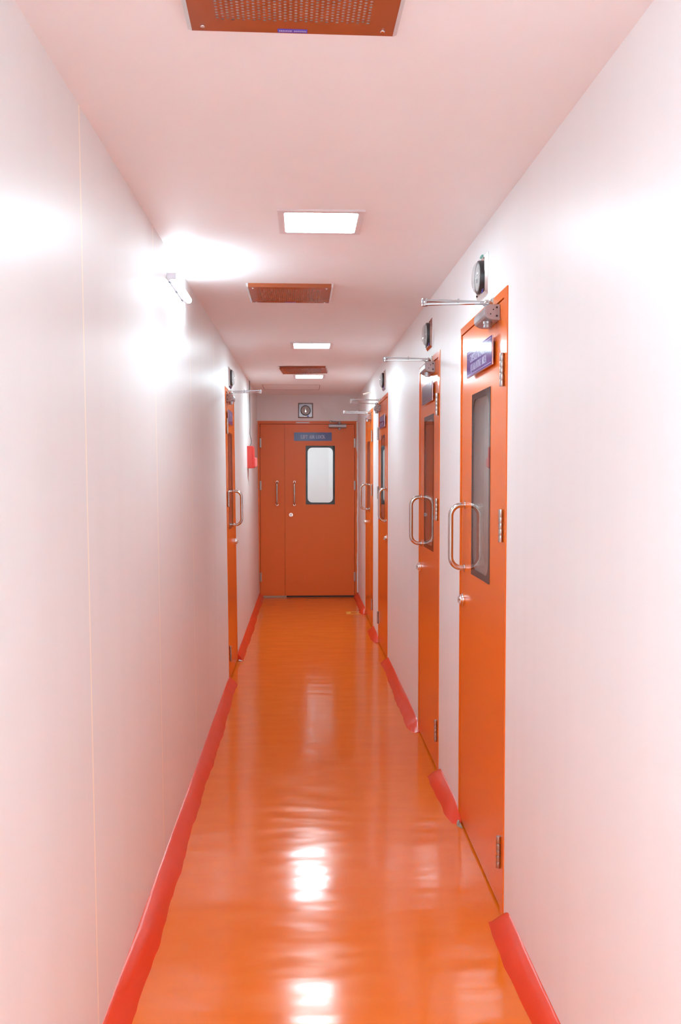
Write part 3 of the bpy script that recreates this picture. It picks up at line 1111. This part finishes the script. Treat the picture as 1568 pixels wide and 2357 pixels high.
# ------------------------------------------------------------------ pressure gauges
def gauge(label, loc, rot, w=0.172, h=0.147, rb=0.060, deep=0.040, plate='chrome'):
    """Round dial gauge on a folded steel plate. Origin at plate centre on the wall."""
    root = empty('pressure_gauge', loc, rot)
    tag(root, label, 'gauge', 'pressure gauges above the doors')
    mb = MB()
    mb.box(-w / 2, w / 2, -0.003, 0.0, -h / 2, h / 2)
    # folded raised face
    i = 0.012
    P = [(-w / 2, -h / 2), (w / 2, -h / 2), (w / 2, h / 2), (-w / 2, h / 2)]
    Q = [(-w / 2 + i, -h / 2 + i), (w / 2 - i, -h / 2 + i), (w / 2 - i, h / 2 - i), (-w / 2 + i, h / 2 - i)]
    lo = [mb.bm.verts.new((x, -0.003, z)) for x, z in P]
    hi = [mb.bm.verts.new((x, -0.012, z)) for x, z in Q]
    for k in range(4):
        mb.bm.faces.new((lo[k], lo[(k + 1) % 4], hi[(k + 1) % 4], hi[k]))
    mb.bm.faces.new(hi)
    mb.build('mounting_plate', plate, root)
    for sx in (-1, 1):
        for sz in (-1, 1):
            mb = MB()
            mb.cyl((sx * (w / 2 - 0.020), -0.0115, sz * (h / 2 - 0.019)), (sx * (w / 2 - 0.020), -0.0145, sz * (h / 2 - 0.019)), 0.0035, 12)
            mb.build('screw', 'blackmetal', root)
    y = -0.011
    mb = MB()
    mb.lathe([(rb, 0.0), (rb, 0.009), (rb * 0.97, 0.0125), (rb * 0.86, 0.0135), (rb * 0.80, 0.012), (rb * 0.80, 0.004)], (0, y, 0), (0, -1, 0))
    bz = mb.build('bezel', 'bezel', root)
    mb = MB()
    mb.cyl((0, y - 0.001, 0), (0, y - 0.012, 0), rb * 0.81, 36)
    dial = mb.build('dial', 'gauge_face', root)
    mb = MB()
    for k in range(13):
        a = math.radians(200 - k * 220 / 12)
        c, s_ = math.cos(a), math.sin(a)
        r0, r1 = rb * 0.50, rb * (0.62 if k % 3 else 0.66)
        n = (-s_ * 0.0007, c * 0.0007)
        pts = [(r0 * c - n[0], r0 * s_ - n[1]), (r1 * c - n[0], r1 * s_ - n[1]), (r1 * c + n[0], r1 * s_ + n[1]), (r0 * c + n[0], r0 * s_ + n[1])]
        mb.quad([(px, y - 0.0124, pz) for px, pz in pts])
    mb.box(-rb * 0.28, rb * 0.28, y - 0.0126, y - 0.012, rb * 0.16, rb * 0.19)
    mb.build('scale_marks', 'blackmetal', dial)
    mb = MB()
    mb.box(-0.0009, 0.0009, y - 0.0145, y - 0.0135, -rb * 0.2, rb * 0.5)
    mb.cyl((0, y - 0.012, -rb * 0.2), (0, y - 0.016, -rb * 0.2), rb * 0.13, 20)
    mb.build('pointer', 'steel', dial)
    mb = MB()
    prof = []
    for k in range(11):
        a = PI / 2 * k / 10
        prof.append((rb * 0.90 * math.cos(a) ** 0.6, 0.012 + (deep - 0.022) * math.sin(a)))
    mb.lathe(prof, (0, y, 0), (0, -1, 0))
    mb.build('domed_lens', 'lens', root)
    mb = MB()
    mb.box(rb * 0.30, rb * 0.62, -0.0135, -0.0118, -h / 2 + 0.014, -h / 2 + 0.030)
    mb.build('blue_sticker', 'sticker', root)
    mb = MB()
    mb.box(-rb * 0.35, rb * 0.2, -0.0135, -0.0118, -h / 2 + 0.0135, -h / 2 + 0.020)
    mb.build('white_label', 'white', root)
    return root


g1 = gauge('round pressure gauge on steel plate above the nearest right door', (XR, 3.222, 2.164), ROT_R)
mb = MB()
mb.box(-0.045, -0.010, -0.006, 0.0, 0.078, 0.085)
mb.build('green_tab', 'green', g1)
gauge('round pressure gauge on steel plate above the second right door', (XR, 4.580, 2.173), ROT_R)
gauge('round pressure gauge above the third right door', (XR, 7.14, 2.212), ROT_R, h=0.158, w=0.2)
gauge('round pressure gauge on the left wall above the left door', (xl(6.5, 2.163), 6.565, 2.163), ROT_L, w=0.19)
gauge('square plated pressure gauge centred above the double door', (0.030, YE, 2.220), (0, 0, 0), w=0.176, h=0.178, rb=0.061, plate='plate_grey')


# ------------------------------------------------------------------ ceiling lamps
def ceiling_lamp(label, cx, y0, mat, size=0.296):
    yc_ = y0 + size / 2
    root = empty('ceiling_light', (cx, yc_, zc(yc_)), (0.0078, 0, 0))
    tag(root, label, 'ceiling light', 'square ceiling light panels')
    s = size / 2
    i = s - 0.022
    mb = MB()
    inner = rrect(-i, i, -i, i, 0.012, 5)
    # frame ring lies in x-y: build in x-z then turn
    ring_plate(mb, (-s, s, -s, s), inner, 0.0, 0.007)
    bmesh.ops.transform(mb.bm, matrix=Matrix.Rotation(PI / 2, 4, 'X'), verts=mb.bm.verts[:])
    for v in mb.bm.verts:
        v.co.z = -abs(v.co.z)
    mb.build('lamp_frame', 'lamp_frame', root)
    mb = MB()
    mb.prism(rrect(-i, i, -i, i, 0.012, 5), 2, -0.0045, -0.001)
    mb.build('diffuser', mat, root)
    return root


ceiling_lamp('lit square ceiling panel nearest the viewer', 0.063, 3.027, 'lamp1')
ceiling_lamp('lit square ceiling panel in the middle, before the crumpled grille', 0.062, 6.17, 'lamp_far')
ceiling_lamp('farthest lit square ceiling panel, beyond the crumpled grille', 0.058, 8.28, 'lamp_last')
ceiling_lamp('added unseen lit ceiling panel overhead, behind the viewer', 0.06, -0.25, 'lamp_added')  # added out of view to light the near end
# lobby lamp behind the double door
mb = MB()
mb.box(-0.25, 0.35, 11.3, 11.9, 2.425, 2.449)
tag(mb.build('ceiling_light', emat('lit_lobby_panel', (0.90, 0.97, 1.0), 7.5)), 'lit panel on the lobby ceiling behind the double door', 'ceiling light', 'square ceiling light panels')


# ------------------------------------------------------------------ return air grilles
def make_grille(name, label, cx, cy, rz, tilt, w=0.392, n=30):
    root = empty(name, (cx, cy, zc(cy)), (0.0078 + tilt[0], tilt[1], rz))
    tag(root, label, 'air grille', 'perforated return air grilles')
    s = w / 2
    zp = -0.018
    f = 0.148                                    # half of the perforated field
    p = 2 * f / n
    mb = MB()
    # perforated plate: one ring of quads per cell, alternate columns shifted half a pitch
    for i in range(n):
        x0 = -f + i * p
        sh = (p / 2) if i % 2 else 0.0
        for j in range(n):
            y0 = -f + j * p + sh
            c = (x0 + p / 2, y0 + p / 2)
            r = 0.0031
            inn, out = [], []
            for k in range(8):
                a = PI / 4 * k + PI / 8
                inn.append((c[0] + r * math.cos(a), c[1] + r * math.sin(a)))
                q = PI / 4 * k + PI / 8
                m = max(abs(math.cos(q)), abs(math.sin(q)))
                out.append((c[0] + p / 2 * math.cos(q) / m, c[1] + p / 2 * math.sin(q) / m))
            vi = [mb.bm.verts.new((x, y, zp)) for x, y in inn]
            vo = [mb.bm.verts.new((x, y, zp)) for x, y in out]
            for k in range(8):
                k2 = (k + 1) % 8
                mb.bm.faces.new((vi[k], vi[k2], vo[k2], vo[k]))
            for k in range(4):                    # square corners
                a = PI / 2 * k + PI / 4
                cc = mb.bm.verts.new((c[0] + p / 2 * (1 if math.cos(a) > 0 else -1), c[1] + p / 2 * (1 if math.sin(a) > 0 else -1), zp))
                mb.bm.faces.new((vo[2 * k], cc, vo[(2 * k + 1) % 8]))
        # the half cell left by the shift
        if sh:
            mb.quad([(x0, -f, zp), (x0 + p, -f, zp), (x0 + p, -f + sh, zp), (x0, -f + sh, zp)])
        else:
            mb.quad([(x0, f, zp), (x0 + p, f, zp), (x0 + p, f + p / 2, zp), (x0, f + p / 2, zp)])
    fy = f + p / 2
    for (a, b, c2, d) in ((-s, -f, -s, s), (f, s, -s, s), (-f, f, -s, -f), (-f, f, fy, s)):
        mb.quad([(a, c2, zp), (b, c2, zp), (b, d, zp), (a, d, zp)])
    # folded front and back lips
    for yy in (-s, s):
        mb.quad([(-s, yy, zp), (s, yy, zp), (s, yy, 0.001), (-s, yy, 0.001)])
    mb.bm.normal_update()
    for fc in mb.bm.faces:
        if abs(fc.normal.z) > 0.5 and fc.normal.z > 0:
            fc.normal_flip()
    mb.build('perforated_plate', 'grille', root, recalc=False)
    mb = MB()
    mb.box(-f - 0.006, f + 0.006, -f - 0.006, f + 0.010, zp + 0.0016, -0.0005)
    mb.build('filter', 'filter', root)
    for sx in (-1, 1):
        mb = MB()
        mb.prism([(sx * s, zp - 0.0006), (sx * (s + 0.008), zp + 0.002), (sx * (s + 0.010), 0.001), (sx * s, 0.001)], 1, -s, s)
        mb.build('side_rail', 'alu', root)
    for sx in (-1, 1):
        for sy in (-1, 1):
            mb = MB()
            mb.cyl((sx * (s - 0.022), sy * (s - 0.022), zp + 0.001), (sx * (s - 0.022), sy * (s - 0.022), zp - 0.0035), 0.0045, 14, bevel=0.001)
            mb.build('screw', 'chrome', root)
    mb = MB()
    mb.box(-0.030, 0.028, s - 0.017, s - 0.004, zp - 0.0008, zp)
    lab = mb.build('label', 'sticker', root)
    mb = MB()
    rn = random.Random(11)
    x = -0.027
    while x < 0.024:
        ww = rn.uniform(0.0015, 0.003)
        if rn.random() < 0.85:
            mb.box(x, x + ww, s - 0.0125, s - 0.0085, zp - 0.0011, zp - 0.0008)
        x += ww + 0.001
    mb.build('label_print', 'ink', lab)
    return root


make_grille('air_grille', 'perforated orange brown ceiling grille cut by the top edge', -0.015, 1.588, 0.018, (0, 0))
make_grille('air_grille', 'perforated orange brown ceiling grille behind the first light panel', -0.062, 4.428, 0.004, (0, 0))
g3 = make_grille('air_grille', 'crooked crumpled ceiling grille between the two far light panels', 0.008, 7.80, -0.06, (-0.012, -0.018))
g3.location.z -= 0.004

# ceiling access hatch
mb = MB()
hx0, hx1, hy0, hy1 = -0.424, 0.178, 9.29, 9.87
for (a, b, c2, d) in ((hx0, hx0 + 0.004, hy0, hy1), (hx1 - 0.004, hx1, hy0, hy1), (hx0, hx1, hy0, hy0 + 0.006), (hx0, hx1, hy1 - 0.006, hy1)):
    mb.box(a, b, c2, d, -0.0015, 0.002)
o = mb.build('trim_2', pmat('hatch_joint', (0.34, 0.2, 0.17), 0.7))
for v in o.data.vertices:
    v.co.z += zc(v.co.y)
tag(o, 'thin outline of a closed ceiling hatch near the far end', 'hatch', kind='structure')

# ------------------------------------------------------------------ wall batten light
def batten(y0, label, mat):
    root = empty('wall_light', (xl(y0, 2.235), y0, 2.236), ROT_L)
    tag(root, label, 'wall light', 'batten lights on the left wall')
    LB = 0.495
    mb = MB()
    mb.box(0.004, LB - 0.003, -0.016, -0.002, -0.011, 0.011, 0.001)
    mb.build('lamp_body', 'white_metal', root)
    mb = MB()
    prof = [(-0.016, -0.0115), (-0.030, -0.0115), (-0.036, -0.006), (-0.036, 0.006), (-0.030, 0.0115), (-0.016, 0.0115)]
    mb.prism(prof, 0, 0.006, LB)
    mb.build('diffuser', mat, root)
    mb = MB()
    mb.box(0.0, 0.006, -0.0375, -0.001, -0.0125, 0.0125, 0.001)
    mb.build('end_cap', 'white_metal', root)
    mb = MB()
    for x in (0.06, 0.25, 0.43):
        mb.box(x, x + 0.02, -0.005, 0.0005, -0.0135, 0.009)
    mb.build('mounting_clip', 'blackmetal', root)


batten(3.565, 'lit slim white batten light high on the left wall', 'batten')
batten(0.05, 'added unseen batten light on the left wall beside the viewer', 'batten_added')  # added out of view to throw white light on the near ceiling
batten(-1.15, 'added unseen batten light on the left wall behind the viewer', 'batten_added')  # second added batten, also unseen, for the near ceiling

# ------------------------------------------------------------------ fire alarm box and its cable
BY = 8.555
root = empty('fire_alarm_box', (xl(BY, 1.63), BY, 1.628), ROT_L)
tag(root, 'red fire alarm box on the left wall near the double door', 'alarm')
mb = MB()
mb.box(0.0, 0.22, -0.050, 0.001, -0.106, 0.106, 0.003)
mb.build('box_body', 'redbox', root)
mb = MB()
mb.box(0.004, 0.216, -0.062, -0.050, -0.104, 0.102, 0.003)
mb.build('box_cover', 'redbox', root)
mb = MB()
mb.box(0.05, 0.17, -0.088, -0.062, -0.094, -0.005, 0.006)
mb.build('hooter', 'redlight', root)
mb = MB()
mb.cyl((0.02, -0.062, 0.085), (0.02, -0.066, 0.085), 0.006, 12)
mb.build('screw', 'chrome', root)
mb = MB()
P = [(-0.530, 8.90, 2.392), (-0.529, 8.88, 2.20), (-0.522, 8.84, 2.05), (-0.520, 8.80, 1.95), (-0.518, 8.74, 1.86), (-0.505, 8.66, 1.81),
     (-0.497, 8.60, 1.785), (-0.495, 8.57, 1.765), (-0.503, 8.556, 1.744), (-0.506, 8.5505, 1.736)]
# smooth the run
def catmull(P, n=6):
    out = []
    P = [Vector(p) for p in P]
    for i in range(len(P) - 1):
        p0, p1, p2, p3 = P[max(i - 1, 0)], P[i], P[i + 1], P[min(i + 2, len(P) - 1)]
        for k in range(n):
            t = k / n
            out.append(0.5 * ((2 * p1) + (-p0 + p2) * t + (2 * p0 - 5 * p1 + 4 * p2 - p3) * t * t + (-p0 + 3 * p1 - 3 * p2 + p3) * t ** 3))
    out.append(P[-1])
    return out
mb.tube(catmull(P), 0.0032, 8)
tag(mb.build('cable', 'cable'), 'dark cable hanging from the ceiling to the red alarm box', 'cable')

# small cream stub above the farthest right door
mb = MB()
mb.tube([(XR, 8.54, 2.245), (0.625, 8.545, 2.242), (0.575, 8.55, 2.228)], [0.004, 0.006, 0.009], 10)
tag(mb.build('conduit_stub', 'cream'), 'short cream conduit stub poking from the wall above the farthest right door', 'pipe')

# yellow tape mark on the floor
mb = MB()
mb.box(0.452, 0.500, 9.265, 9.44, 0.0002, 0.0012)
mb.box(0.500, 0.600, 9.265, 9.305, 0.0002, 0.0012)
mb.box(0.500, 0.600, 9.400, 9.44, 0.0002, 0.0012)
tag(mb.build('floor_tape', 'yellow'), 'yellow tape mark on the floor beside the farthest right skirting', 'tape')
